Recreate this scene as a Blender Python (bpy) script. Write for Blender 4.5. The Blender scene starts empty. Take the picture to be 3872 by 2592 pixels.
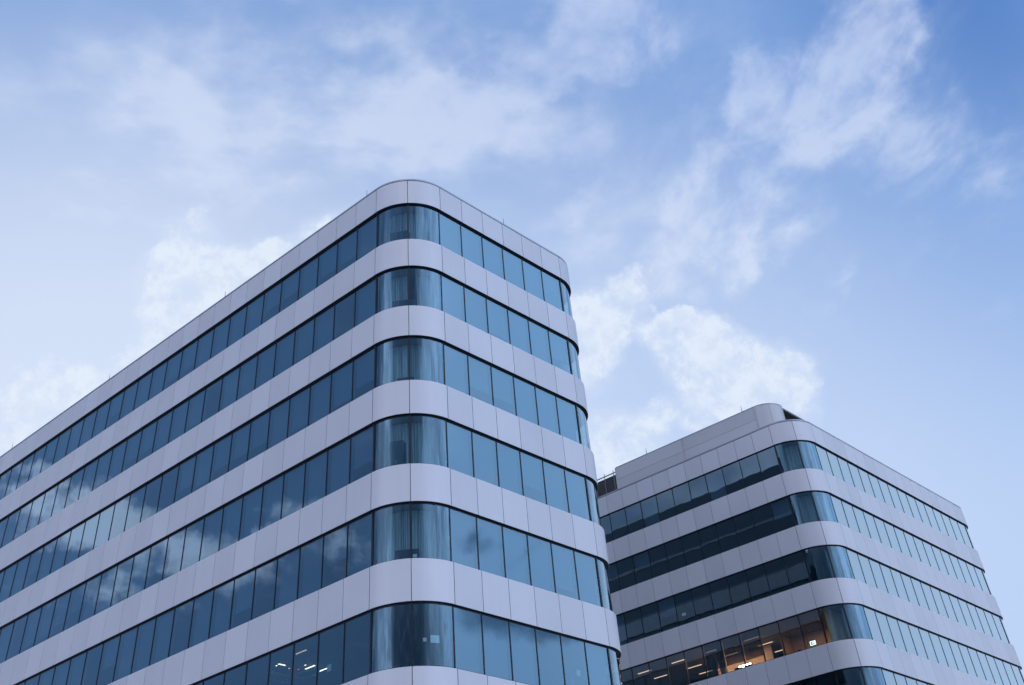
import bpy, bmesh, math, random
from mathutils import Vector, Matrix, Euler
random.seed(11)
R = math.radians
C = bpy.context.scene
COL = C.collection
ZC = 1.6                      # eye height above the pavement

# ------------------------------------------------------------------ basics
def link(o, parent=None):
    COL.objects.link(o)
    if parent is not None:
        o.parent = parent
    return o

class MB:
    """collects shapes into one mesh; every face remembers its material"""
    def __init__(self):
        self.v = []; self.f = []; self.m = []; self.s = []
    def face(self, pts, mat=0, smooth=False):
        i = len(self.v); self.v += [tuple(p) for p in pts]
        self.f.append(tuple(range(i, i + len(pts)))); self.m.append(mat); self.s.append(smooth)
    def grid(self, rows, mat=0, smooth=True, close=False):
        i = len(self.v); n = len(rows[0])
        for r in rows: self.v += [tuple(p) for p in r]
        for a in range(len(rows) - 1):
            for b in range(n if close else n - 1):
                c = (b + 1) % n
                self.f.append((i + a*n + b, i + a*n + c, i + (a+1)*n + c, i + (a+1)*n + b))
                self.m.append(mat); self.s.append(smooth)
    def box(self, x0, x1, y0, y1, z0, z1, mat=0):
        i = len(self.v)
        self.v += [(x0,y0,z0),(x1,y0,z0),(x1,y1,z0),(x0,y1,z0),(x0,y0,z1),(x1,y0,z1),(x1,y1,z1),(x0,y1,z1)]
        for q in ((0,3,2,1),(4,5,6,7),(0,1,5,4),(1,2,6,5),(2,3,7,6),(3,0,4,7)):
            self.f.append(tuple(i + k for k in q)); self.m.append(mat); self.s.append(False)
    def tube(self, a, b, r0, r1=None, n=8, mat=0):
        r1 = r0 if r1 is None else r1
        a = Vector(a); b = Vector(b); d = (b - a).normalized()
        u = d.orthogonal().normalized(); w = d.cross(u)
        ra = [a + (u*math.cos(t) + w*math.sin(t))*r0 for t in [2*math.pi*k/n for k in range(n)]]
        rb = [b + (u*math.cos(t) + w*math.sin(t))*r1 for t in [2*math.pi*k/n for k in range(n)]]
        self.grid([ra, rb], mat, True, True)
        self.face(list(reversed(ra)), mat); self.face(rb, mat)
    def add(self, other, M=None, remap=None):
        i = len(self.v)
        self.v += [tuple(M @ Vector(p)) for p in other.v] if M is not None else other.v
        self.f += [tuple(i + k for k in q) for q in other.f]
        self.m += [remap[k] for k in other.m] if remap else other.m
        self.s += other.s
    def mesh(self, name, mats):
        me = bpy.data.meshes.new(name)
        me.from_pydata([tuple(p) for p in self.v], [], self.f)
        for m in (mats if isinstance(mats, (list, tuple)) else [mats]): me.materials.append(m)
        me.polygons.foreach_set('material_index', self.m)
        me.polygons.foreach_set('use_smooth', self.s)
        me.update()
        return me
    def build(self, name, mats, parent=None, loc=(0,0,0), rz=0.0):
        o = bpy.data.objects.new(name, self.mesh(name, mats))
        o.location = loc; o.rotation_euler = (0, 0, rz)
        return link(o, parent)

def bevel(o, w=0.01, seg=2):
    m = o.modifiers.new('bevel', 'BEVEL'); m.width = w; m.segments = seg; m.limit_method = 'ANGLE'; m.angle_limit = R(40)
    return o

def tag(o, label=None, cat=None, group=None, kind=None):
    if label: o['label'] = label
    if cat: o['category'] = cat
    if group: o['group'] = group
    if kind: o['kind'] = kind
    return o

def empty(name, loc, rz=0.0):
    o = bpy.data.objects.new(name, None); o.location = loc; o.rotation_euler = (0, 0, rz)
    o.empty_display_size = 0.3
    return link(o)

# ------------------------------------------------------------------ nodes
class NT:
    def __init__(self, tree):
        self.t = tree; self.n = tree.nodes; self.l = tree.links
    def node(self, typ, ins=None, **kw):
        n = self.n.new(typ)
        for k, v in kw.items(): setattr(n, k, v)
        for k, v in (ins or {}).items():
            s = n.inputs[k]
            if isinstance(v, bpy.types.NodeSocket): self.l.new(v, s)
            else: s.default_value = v
        return n
    def math(self, op, a, b=0.0, c=0.0, clamp=False):
        return self.node('ShaderNodeMath', {0: a, 1: b, 2: c}, operation=op, use_clamp=clamp).outputs[0]
    def vmath(self, op, a, b=(0,0,0)):
        n = self.node('ShaderNodeVectorMath', {0: a}, operation=op)
        if isinstance(b, bpy.types.NodeSocket): self.l.new(b, n.inputs[1])
        elif op == 'SCALE': n.inputs['Scale'].default_value = b
        else: n.inputs[1].default_value = b
        return n.outputs['Value'] if op in ('DOT_PRODUCT', 'LENGTH') else n.outputs[0]
    def mix(self, fac, a, b, mode='MIX'):
        n = self.node('ShaderNodeMix', data_type='RGBA', blend_type=mode)
        for i, v in ((0, fac), (6, a), (7, b)):
            if isinstance(v, bpy.types.NodeSocket): self.l.new(v, n.inputs[i])
            else: n.inputs[i].default_value = v if i == 0 else (tuple(v) + (1,))[:4]
        return n.outputs[2]
    def remap(self, v, a, b, c=0.0, d=1.0, smooth=True):
        n = self.node('ShaderNodeMapRange', {0: v, 1: a, 2: b, 3: c, 4: d}, interpolation_type='SMOOTHSTEP' if smooth else 'LINEAR')
        return n.outputs[0]
    def noise(self, vec, scale, detail=4.0, rough=0.5, lac=2.0, dist=0.0):
        return self.node('ShaderNodeTexNoise', {'Vector': vec, 'Scale': scale, 'Detail': detail, 'Roughness': rough, 'Lacunarity': lac, 'Distortion': dist})

def new_mat(name):
    m = bpy.data.materials.new(name); m.use_nodes = True; m.node_tree.nodes.clear()
    t = NT(m.node_tree); out = t.node('ShaderNodeOutputMaterial')
    return m, t, out

def simple(name, col, rough=0.5, metal=0.0, var=0.06, scale=6.0, spec=0.5):
    m, t, out = new_mat(name)
    co = t.node('ShaderNodeTexCoord').outputs['Object']
    nz = t.noise(co, scale, 4).outputs[0]
    c = t.mix(nz, tuple(k*(1-var) for k in col), tuple(min(1, k*(1+var)) for k in col))
    b = t.node('ShaderNodeBsdfPrincipled', {'Base Color': c, 'Roughness': rough, 'Metallic': metal, 'Specular IOR Level': spec})
    t.l.new(b.outputs[0], out.inputs[0])
    return m

def emitter(name, col, strength):
    m, t, out = new_mat(name)
    e = t.node('ShaderNodeEmission', {'Color': col + (1,), 'Strength': strength})
    t.l.new(e.outputs[0], out.inputs[0])
    return m

def panel_material(name, col, rough=0.42, metal=0.25):
    """satin coated aluminium sheet: slight tone change panel to panel, faint rain streaks, oil canning"""
    m, t, out = new_mat(name)
    co = t.node('ShaderNodeTexCoord').outputs['Object']
    rnd = t.node('ShaderNodeNewGeometry').outputs['Random Per Island']
    streak = t.noise(t.vmath('MULTIPLY', co, (5.0, 5.0, 0.25)), 1.0, 5, 0.6).outputs[0]
    cloudy = t.noise(co, 0.45, 3).outputs[0]
    v = t.math('ADD', t.math('MULTIPLY', t.math('SUBTRACT', rnd, 0.5), 0.095),
               t.math('ADD', t.math('MULTIPLY', t.math('SUBTRACT', streak, 0.5), 0.06), t.math('MULTIPLY', t.math('SUBTRACT', cloudy, 0.5), 0.12)))
    c = t.mix(1.0, col, t.node('ShaderNodeCombineColor', {0: t.math('ADD', v, 1.0), 1: t.math('ADD', v, 1.0), 2: t.math('ADD', v, 1.0)}).outputs[0], 'MULTIPLY')
    wav = t.noise(co, 0.9, 2).outputs[0]
    bp = t.node('ShaderNodeBump', {'Height': wav, 'Strength': 0.5, 'Distance': 0.004})
    b = t.node('ShaderNodeBsdfPrincipled', {'Base Color': c, 'Roughness': rough, 'Metallic': metal, 'Normal': bp.outputs[0]})
    t.l.new(b.outputs[0], out.inputs[0])
    return m

def glass_material(name, tint, r0=0.26, power=3.5, curved=False, gloss=(0.60, 0.85, 1.0)):
    """solar control glass: coated mirror over a tinted see-through sheet"""
    m, t, out = new_mat(name)
    geo = t.node('ShaderNodeNewGeometry'); oi = t.node('ShaderNodeObjectInfo')
    co = t.node('ShaderNodeTexCoord').outputs['Object']
    off = t.math('MULTIPLY', t.math('ADD', oi.outputs['Random'], geo.outputs['Random Per Island']), 37.0)
    offv = t.node('ShaderNodeCombineXYZ', {0: off, 1: off, 2: off}).outputs[0]
    if curved:
        p = t.vmath('ADD', t.vmath('MULTIPLY', co, (1.0, 1.0, 0.10)), offv)
        h = t.math('ADD', t.noise(p, 2.2, 2, 0.5).outputs[0], t.math('MULTIPLY', t.noise(p, 9.0, 2, 0.5).outputs[0], 0.10))
        bp = t.node('ShaderNodeBump', {'Height': h, 'Strength': 1.0, 'Distance': 0.022})
    else:
        p = t.vmath('ADD', t.vmath('MULTIPLY', co, (1.0, 1.0, 0.8)), offv)
        h = t.noise(p, 0.75, 1, 0.4).outputs[0]
        bp = t.node('ShaderNodeBump', {'Height': h, 'Strength': 1.0, 'Distance': 0.0032})
    lw = t.node('ShaderNodeLayerWeight', {'Blend': 0.5})
    fac = t.math('ADD', t.math('MULTIPLY', t.math('POWER', lw.outputs['Facing'], power), 1.0 - r0), r0, clamp=True)
    tr = t.node('ShaderNodeBsdfTransparent', {'Color': tint + (1,)})
    gc = t.mix(t.math('POWER', lw.outputs['Facing'], 2.2), gloss, (0.98, 1.0, 1.0))
    gl = t.node('ShaderNodeBsdfGlossy', {'Color': gc, 'Roughness': 0.015, 'Normal': bp.outputs[0]})
    mx = t.node('ShaderNodeMixShader', {0: fac, 1: tr.outputs[0], 2: gl.outputs[0]})
    t.l.new(mx.outputs[0], out.inputs[0])
    return m

def fabric_material(name, col, trans=0.25):
    m, t, out = new_mat(name)
    co = t.node('ShaderNodeTexCoord').outputs['Object']
    rnd = t.node('ShaderNodeObjectInfo').outputs['Random']
    nz = t.noise(co, 40.0, 2).outputs[0]
    v = t.math('ADD', t.math('MULTIPLY', nz, 0.08), t.math('ADD', t.math('MULTIPLY', rnd, 0.22), 0.82))
    c = t.mix(1.0, col, t.node('ShaderNodeCombineColor', {0: v, 1: v, 2: v}).outputs[0], 'MULTIPLY')
    a = t.node('ShaderNodeBsdfDiffuse', {'Color': c}); b = t.node('ShaderNodeBsdfTranslucent', {'Color': c})
    mx = t.node('ShaderNodeMixShader', {0: trans, 1: a.outputs[0], 2: b.outputs[0]})
    t.l.new(mx.outputs[0], out.inputs[0])
    return m

M = {}
M['panel'] = panel_material('aluminium_panel', (0.62, 0.605, 0.635), 0.45, 0.1)
M['screen'] = panel_material('screen_panel', (0.54, 0.525, 0.54), 0.5, 0.1)
M['coping'] = simple('coping_metal', (0.34, 0.36, 0.40), 0.4, 0.5)
M['seal'] = simple('dark_seal', (0.012, 0.014, 0.02), 0.5)
M['frame'] = simple('anodised_frame', (0.012, 0.016, 0.026), 0.4, 0.3)
M['glass'] = glass_material('coated_glass', (0.36, 0.50, 0.58), 0.09, 1.5)
M['curved'] = glass_material('curved_glass', (0.50, 0.66, 0.71), 0.075, 1.7, True, (0.45, 0.77, 0.98))
M['blind'] = fabric_material('blind_fabric', (0.30, 0.36, 0.42))
def screen_material(name):
    m, t, out = new_mat(name)
    a = t.node('ShaderNodeBsdfDiffuse', {'Color': (0.035, 0.035, 0.045, 1)}); b = t.node('ShaderNodeBsdfTransparent', {'Color': (1, 1, 1, 1)})
    mx = t.node('ShaderNodeMixShader', {0: 0.45, 1: a.outputs[0], 2: b.outputs[0]}); t.l.new(mx.outputs[0], out.inputs[0])
    return m
M['screen_blind'] = screen_material('mesh_screen_fabric')
M['curtain'] = fabric_material('curtain_fabric', (0.70, 0.74, 0.74), 0.35)
M['ceiling'] = simple('ceiling_board', (0.24, 0.22, 0.21), 0.8)
M['inner_wall'] = simple('inner_wall', (0.40, 0.37, 0.34), 0.8)
M['warm_wall'] = simple('warm_wall', (0.80, 0.52, 0.36), 0.8)
M['roof'] = simple('roof_gravel', (0.25, 0.25, 0.25), 0.9, 0, 0.3, 12)
M['louver'] = simple('dark_louver', (0.21, 0.20, 0.21), 0.6, 0.1)
M['dark_cladding'] = simple('dark_cladding', (0.13, 0.18, 0.215), 0.5)
M['rail'] = simple('galvanised_steel', (0.20, 0.21, 0.23), 0.45, 0.5)
M['paving'] = simple('concrete_paving', (0.30, 0.29, 0.28), 0.85, 0, 0.2, 0.4)
M['black'] = simple('black_plastic', (0.012, 0.012, 0.014), 0.45)
M['black_fabric'] = simple('black_mesh_fabric', (0.02, 0.02, 0.022), 0.9)
M['chrome'] = simple('chrome', (0.6, 0.6, 0.6), 0.2, 1.0)
M['wood'] = simple('desk_top', (0.42, 0.32, 0.22), 0.5)
M['paper'] = simple('paper', (0.82, 0.83, 0.80), 0.8, 0, 0.02)
M['cabinet'] = simple('cabinet_grey', (0.03, 0.045, 0.06), 0.5)
M['lamp'] = emitter('warm_lamp', (1.0, 0.50, 0.30), 2.6)
M['lamp_mid'] = emitter('cream_lamp', (1.0, 0.80, 0.58), 5.0)
M['lamp_dim'] = emitter('warm_lamp_low', (1.0, 0.62, 0.45), 1.4)
M['lamp_hot'] = emitter('white_lamp', (1.0, 0.74, 0.52), 50.0)
M['sign_white'] = emitter('sign_white', (1.0, 1.0, 0.86), 4.2)
M['sign_green'] = emitter('sign_green', (0.02, 0.30, 0.12), 0.9)
M['sign_dim'] = emitter('sign_low', (0.75, 1.0, 0.88), 0.5)
M['red_lamp'] = emitter('red_lamp', (1.0, 0.12, 0.15), 2.0)

# ------------------------------------------------------------------ buildings
ROT = R(49.4304)              # local +X runs along the right-hand face, local +Y along the left-hand face
FL = 3.6; REC = 0.13; NROW = 8

class Spec: pass
A = Spec(); A.org = (-4.481, 40.229); A.r = 2.199; A.wL = 1.4814; A.wR = 1.4814; A.zt = 31.6333 + ZC; A.s0 = 1.3562; A.s = 1.4853; A.nL = 42; A.nR = 6
B = Spec(); B.org = (19.185, 70.8255); B.r = 2.1749; B.wL = 1.4991; B.wR = 1.51876; B.zt = 32.0185 + ZC; B.s0 = 1.41345; B.s = 1.5308; B.nL = 30; B.nR = 16

def modules(S):
    """the modules round the building: (kind, x, y, rz, width); module local +X along the wall, outward is local -Y"""
    LX = S.nR*S.wR; LY = S.nL*S.wL; r = S.r; out = []
    for k in range(S.nL): out.append(('flat', 'L', k, -r, (k+1)*S.wL, R(-90), S.wL))
    out.append(('arc', 'C0', 0, 0, 0, R(-90), 0)); out.append(('arc', 'C0', 1, 0, 0, R(-45), 0))
    for k in range(S.nR): out.append(('flat', 'R', k, k*S.wR, -r, 0.0, S.wR))
    out.append(('arc', 'C1', 0, LX, 0, 0.0, 0)); out.append(('arc', 'C1', 1, LX, 0, R(45), 0))
    for k in range(S.nL): out.append(('flat', 'B', k, LX + r, k*S.wL, R(90), S.wL))
    out.append(('arc', 'C2', 0, LX, LY, R(90), 0)); out.append(('arc', 'C2', 1, LX, LY, R(135), 0))
    for k in range(S.nR): out.append(('flat', 'E', k, (k+1)*S.wR, LY + r, R(180), S.wR))
    out.append(('arc', 'C3', 0, 0, LY, R(180), 0)); out.append(('arc', 'C3', 1, 0, LY, R(225), 0))
    return out

def xf(x, y, z, rz): return Matrix.Translation((x, y, z)) @ Matrix.Rotation(rz, 4, 'Z')
NA = 10
def line(kind, w, r, off, gap=0.0):
    gap = gap*1.45 if kind == 'arc' else gap
    """points of the wall line, 'off' metres outside the cladding plane, shortened by gap at both ends"""
    if kind == 'flat': return [(gap, -off), (w - gap, -off)]
    g = gap/r
    return [((r + off)*math.sin(a), -(r + off)*math.cos(a)) for a in [g + (math.pi/4 - 2*g)*k/NA for k in range(NA + 1)]]

def panel_mb(kind, w, r, z0, z1, depth):
    """one cladding cassette: face with folded edges"""
    m = MB(); sm = kind == 'arc'; c = 0.008
    a = line(kind, w, r, 0.0, 0.009 + c); b = line(kind, w, r, -c, 0.009); d = line(kind, w, r, -0.05, 0.009)
    m.grid([[(x, y, z0 + c) for x, y in a], [(x, y, z1 - c) for x, y in a]], 0, sm)              # face
    m.grid([[(x, y, z1 - c) for x, y in a], [(x, y, z1) for x, y in b]], 0, sm)
    m.grid([[(x, y, z0) for x, y in b], [(x, y, z0 + c) for x, y in a]], 0, sm)
    e = line(kind, w, r, -depth, 0.009)
    m.grid([[(x, y, z1) for x, y in b], [(x, y, z1) for x, y in e]], 0, sm)                      # sill
    for p, q, t, fl in ((a[0], b[0], d[0], False), (a[-1], b[-1], d[-1], True)):
        f1 = [(p[0], p[1], z0 + c), (p[0], p[1], z1 - c), (q[0], q[1], z1), (q[0], q[1], z0)]
        f2 = [(q[0], q[1], z0), (q[0], q[1], z1), (t[0], t[1], z1), (t[0], t[1], z0)]
        m.face(list(reversed(f1)) if not fl else f1, 0); m.face(list(reversed(f2)) if not fl else f2, 1)
    return m

def glass_mb(kind, w, r, z0, z1):
    m = MB(); g = line(kind, w, r, -REC, 0.0)
    m.grid([[(x, y, z0) for x, y in g], [(x, y, z1) for x, y in g]], 0, kind == 'arc'); return m

def frame_mb(kind, w, r, z0, z1):
    """dark mullion cap at the module edge, head rail and sill rail"""
    m = MB(); hw = 0.023 if kind == 'flat' else 0.038
    if kind == 'flat':
        m.box(-hw, hw, REC - 0.02, REC + 0.09, z0, z1)
        m.box(hw, w - hw, REC - 0.02, REC + 0.06, z1 - 0.05, z1); m.box(hw, w - hw, REC - 0.02, REC + 0.06, z0, z0 + 0.05)
    else:
        q = r - REC
        m.box(-hw, hw, -q - 0.035, -q + 0.09, z0, z1)
        for za, zb in ((z1 - 0.05, z1), (z0, z0 + 0.05)):
            o = line(kind, w, r, -REC + 0.02, hw); i = line(kind, w, r, -REC - 0.06, hw)
            m.grid([[(x, y, za) for x, y in i], [(x, y, za) for x, y in o], [(x, y, zb) for x, y in o], [(x, y, zb) for x, y in i]], 0, False)
    return m

def blind_mb(w, z0, z1, drop):
    m = MB(); zb = z1 - (z1 - z0)*drop
    m.box(0.05, w - 0.05, REC + 0.170, REC + 0.174, zb, z1 - 0.03); m.box(0.05, w - 0.05, REC + 0.160, REC + 0.184, zb - 0.03, zb)
    m.tube((0.04, REC + 0.2, z1 - 0.05), (w - 0.04, REC + 0.2, z1 - 0.05), 0.03)
    return m

def curtain_mb(r, z0, z1, a0, a1, seed):
    rnd = random.Random(seed); m = MB(); n = 110; rows = []
    ph = [rnd.uniform(0, 6) for _ in range(4)]
    for z in (z0 - 0.5, (z0 + z1)/2, z1 - 0.06):
        row = []
        for k in range(n):
            t = k/(n - 1); a = (a0 + (a1 - a0)*t)*math.pi/4
            q = r - REC - 0.62 + 0.045*math.sin(62*t + ph[0] + 2.5*math.sin(7*t + ph[1])) + 0.03*math.sin(21*t + ph[2]) + 0.01*math.sin(z*2 + ph[3])
            row.append((q*math.sin(a), -q*math.cos(a), z))
        rows.append(row)
    m.grid(rows, 0, True); return m

# camera model used only to know which windows show largest
F_PX = 3843.30; PITCH = 0.751798; ROLL = -0.0868914; CX = -80.5494; CY = -863.055
fwd = Vector((0, math.cos(PITCH), math.sin(PITCH))); up0 = Vector((0, -math.sin(PITCH), math.cos(PITCH))); rt0 = Vector((1, 0, 0))
RT = rt0*math.cos(ROLL) + up0*math.sin(ROLL); UP = up0*math.cos(ROLL) - rt0*math.sin(ROLL)
def project(p):
    q = Vector(p) - Vector((0, 0, ZC)); c = q.dot(fwd)
    if c <= 0.1: return None
    return (1936 + CX + F_PX*q.dot(RT)/c, 1296 + CY - F_PX*q.dot(UP)/c)
def in_view(p, mg=120):
    q = project(p)
    return q is not None and -mg < q[0] < 3872 + mg and -mg < q[1] < 2592 + mg

def ring(S, off, seg=NA):
    """closed outline of the building at an offset from the cladding plane, local coordinates"""
    LX = S.nR*S.wR; LY = S.nL*S.wL; q = S.r + off; pts = []
    for cx, cy, a0 in ((0, 0, -180), (LX, 0, -90), (LX, LY, 0), (0, LY, 90)):
        for k in range(seg*2 + 1):
            a = R(a0 + 90.0*k/(seg*2)); pts.append((cx + q*math.cos(a), cy + q*math.sin(a)))
    return pts

def make_building(S, label, dress):
    root = empty('office_building', (S.org[0], S.org[1], 0), ROT)
    tag(root, label, 'building')
    S.root = root
    W = xf(S.org[0], S.org[1], 0, ROT); S.W = W
    mods = modules(S); zt = S.zt
    # ---- cladding bands, one per storey
    for b in range(NROW + 1):
        z1 = zt if b == 0 else zt - S.s0 - (b-1)*FL - (FL - S.s)
        z0 = zt - S.s0 - b*FL
        m = MB(); cache = {}
        for kind, face, k, x, y, rz, w in mods:
            key = (kind, round(w, 4))
            if key not in cache: cache[key] = panel_mb(kind, w, S.r, z0, z1, REC + 0.03)
            m.add(cache[key], xf(x, y, 0, rz))
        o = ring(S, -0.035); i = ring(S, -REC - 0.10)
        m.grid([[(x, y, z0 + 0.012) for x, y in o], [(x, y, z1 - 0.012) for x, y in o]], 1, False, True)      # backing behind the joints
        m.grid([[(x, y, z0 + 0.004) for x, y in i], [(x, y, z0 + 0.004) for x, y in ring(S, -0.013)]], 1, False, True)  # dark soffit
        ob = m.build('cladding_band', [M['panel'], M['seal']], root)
    # ---- coping with a shadow gap, parapet back, roof
    m = MB()
    prof = [(-0.05, 0.045), (-0.012, 0.045), (-0.012, 0.13), (-0.03, 0.145), (-0.42, 0.125), (-0.42, -0.55)]
    m.grid([[(x, y, zt + dz) for x, y in ring(S, off)] for off, dz in prof], 0, False, True)
    m.grid([[(x, y, zt + dz) for x, y in ring(S, off)] for off, dz in ((-0.012, -0.004), (-0.07, -0.004), (-0.07, 0.046))], 1, False, True)
    m.build('coping', [M['coping'], M['seal']], root)
    m = MB(); m.face([(x, y, zt - 0.5) for x, y in ring(S, -0.40)], 0); m.face([(x, y, zt - 0.7) for x, y in reversed(ring(S, -0.40))], 0)
    m.build('roof', M['roof'], root)
    # ---- floors (their underside is the ceiling below) and the inner core
    for b in range(NROW + 1):
        z0 = zt - S.s0 - b*FL + 0.03
        z1 = z0 + (0.62 if b == 0 else 0.68)
        m = MB(); p = ring(S, -REC - 0.11)
        m.face([(x, y, z0) for x, y in reversed(p)], 0); m.face([(x, y, z1) for x, y in p], 1)
        m.grid([[(x, y, z0) for x, y in p], [(x, y, z1) for x, y in p]], 0, False, True)
        m.build('floor_slab', [M['ceiling'], M['roof']], root)
    LX = S.nR*S.wR; LY = S.nL*S.wL
    m = MB(); m.box(3.2 if S is A else 5.2, LX - (2.4 if S is A else 5.0), 4.2, LY - 4.0, 0.02, zt - 0.9)
    m.build('inner_core', M['inner_wall'], root)
    # ---- ground floor
    m = MB(); p = ring(S, -0.5)
    zg = zt - S.s0 - NROW*FL
    m.grid([[(x, y, 0.004) for x, y in p], [(x, y, zg) for x, y in p]], 0, False, True)
    m.build('ground_floor_wall', M['inner_wall'], root)
    # ---- windows
    glassm = {'flat': M['glass'], 'arc': M['curved']}
    drops = [1.0, 1.0, 0.93, 0.8, 0.66, 0.55, 0.42]
    rnd = random.Random(5 if S is A else 9)
    items = []
    for b in range(NROW):
        z1 = zt - S.s0 - b*FL; z0 = z1 - (FL - S.s)
        for kind, face, k, x, y, rz, w in mods:
            mid = (w/2, REC, (z0 + z1)/2) if kind == 'flat' else (S.r*math.sin(math.pi/8), -S.r*math.cos(math.pi/8), (z0 + z1)/2)
            pw = W @ xf(x, y, 0, rz) @ Vector(mid)
            nrm = (W @ xf(x, y, 0, rz)).to_3x3() @ Vector((0, -1, 0) if kind == 'flat' else (math.sin(math.pi/8), -math.cos(math.pi/8), 0))
            size = 0.0; v = pw - Vector((0, 0, ZC))
            if in_view(pw, 60) and nrm.dot(-v) > (-0.05 if kind == 'flat' else -4): size = (w or 1.7)*max(0.05, nrm.dot(-v.normalized()))/v.length_squared
            items.append([size, b, kind, face, k, x, y, rz, w, z0, z1, rnd.random(), rnd.random()])
    order = sorted(range(len(items)), key=lambda i: -items[i][0])
    single = set(i for i in order[:100] if items[i][0] > 0)
    stuff = MB(); meshes = {}
    for i, (size, b, kind, face, k, x, y, rz, w, z0, z1, u, u2) in enumerate(items):
        h = z1 - z0; wk = round(w, 4); key = (kind, wk)
        if key + ('g',) not in meshes:
            meshes[key + ('g',)] = glass_mb(kind, w, S.r, 0, h); meshes[key + ('f',)] = frame_mb(kind, w, S.r, 0, h)
        d = dress(b, face, k, u, u2)           # None, ('blind', drop) or ('curtain', a0, a1, seed)
        inner = None
        if d and d[0] == 'blind':
            dk = key + d
            if dk not in meshes: meshes[dk] = blind_mb(w, 0, h, d[1])
            inner = (meshes[dk], 'blind', M['blind'], dk)
        elif d and d[0] == 'screen':
            dk = key + d
            if dk not in meshes: meshes[dk] = blind_mb(w, 0, h, d[1])
            inner = (meshes[dk], 'blind', M['screen_blind'], dk)
        elif d:
            dk = key + d
            if dk not in meshes: meshes[dk] = curtain_mb(S.r, 0, h, d[1], d[2], d[3])
            inner = (meshes[dk], 'curtain', M['curtain'], dk)
        if i in single:
            def get(kk, mb, nm, mat):
                if kk + ('me',) not in meshes: meshes[kk + ('me',)] = mb.mesh(nm, mat)
                return meshes[kk + ('me',)]
            o = bpy.data.objects.new('window', get(key + ('g',), meshes[key + ('g',)], 'window', glassm[kind]))
            o.location = (x, y, z0); o.rotation_euler = (0, 0, rz); link(o, root)
            link(bpy.data.objects.new('window_frame', get(key + ('f',), meshes[key + ('f',)], 'window_frame', M['frame'])), o)
            if inner: link(bpy.data.objects.new(inner[1], get(inner[3], inner[0], inner[1], inner[2])), o)
        else:
            T = xf(x, y, z0, rz)
            stuff.add(meshes[key + ('g',)], T, {0: 0 if kind == 'flat' else 1}); stuff.add(meshes[key + ('f',)], T, {0: 2})
            if inner: stuff.add(inner[0], T, {0: 3 if inner[1] == 'blind' else 4})
    o = stuff.build('window', [M['glass'], M['curved'], M['frame'], M['blind'], M['curtain']], root)
    tag(o, kind='stuff')
    return root

def dress_A(b, face, k, u, u2):
    if face in ('B', 'E', 'C2', 'C3'): return ('blind', 1.0) if u < 0.5 else None
    if face in ('C0', 'C1'):
        if b >= 5: return None
        return ('curtain', 0.12 if k == 0 else 0.0, 1.0 if k == 0 else 0.85, b*7 + k) if not (b == 1 and k == 1) else ('curtain', 0.3, 1.0, 3)
    if b >= 5 and face == 'L': return None if k < 7 else ('blind', 1.0 if u < .5 else 0.8)
    if face == 'R': return ('blind', (1.0, 1.0, 1.0, 0.93, 0.93, 0.8, 0.66)[int(u*6.99)]) if b < 5 else (None if u < 0.4 else ('blind', 1.0))
    if u2 < 0.08: return None
    return ('blind', (1.0, 1.0, 1.0, 0.93, 0.8, 0.66, 0.55)[int(u*6.99)])

def dress_B(b, face, k, u, u2):
    if face in ('B', 'E', 'C2', 'C3', 'C1'): return None
    if face == 'C0': return ('curtain', 0.3 if k == 0 else 0.0, 1.0 if k == 0 else 0.7, 90 + b*5 + k) if b < 2 else (('curtain', 0.0, 0.6, 60 + b) if k == 1 else None)
    if face == 'R': return ('blind', 1.0 if u < 0.7 else 0.93)
    if b == 3: return ('screen', 0.76) if k in (3, 4, 5) else None
    return ('blind', (0.42, 0.55, 1.0)[int(u*2.99)]) if u2 < 0.35 else None

bA = make_building(A, 'near office block with rounded corners and long blue window bands, filling the left', dress_A)
bB = make_building(B, 'farther office block at right with a rooftop plant screen and one warmly lit storey', dress_B)

# ---- plant room at the back of the near block's roof (the farther block's glass mirrors it)
m = MB(); q = 1.6; x0, x1, y0, y1 = 5.8, A.nR*A.wR + 1.4, 9.0, A.nL*A.wL - 3
pts = []
for cx_, cy_, a0 in ((x0 + q, y0 + q, 180), (x1 - q, y0 + q, 270), (x1 - q, y1 - q, 0), (x0 + q, y1 - q, 90)):
    pts += [(cx_ + q*math.cos(R(a0 + 9*k)), cy_ + q*math.sin(R(a0 + 9*k))) for k in range(11)]
za, zb = A.zt - 0.48, A.zt + 9.6
m.grid([[(x, y, za) for x, y in pts], [(x, y, zb) for x, y in pts]], 0, True, True)
m.face([(x, y, zb) for x, y in pts], 0); m.face([(x, y, za) for x, y in reversed(pts)], 0)
cxm, cym = (x0 + x1)/2, (y0 + y1)/2
for z in (1.6, 3.2, 4.8, 6.4, 8.0):                       # cladding rails
    o = [(x + 0.06*(1 if x > cxm else -1), y + 0.06*(1 if y > cym else -1)) for x, y in pts]
    m.grid([[(x, y, A.zt + z + dz) for x, y in ring_] for dz, ring_ in ((0.0, pts), (0.0, o), (0.22, o), (0.22, pts))], 1, False, True)
m.build('plant_room', [M['dark_cladding'], M['screen']], bA)

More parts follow.
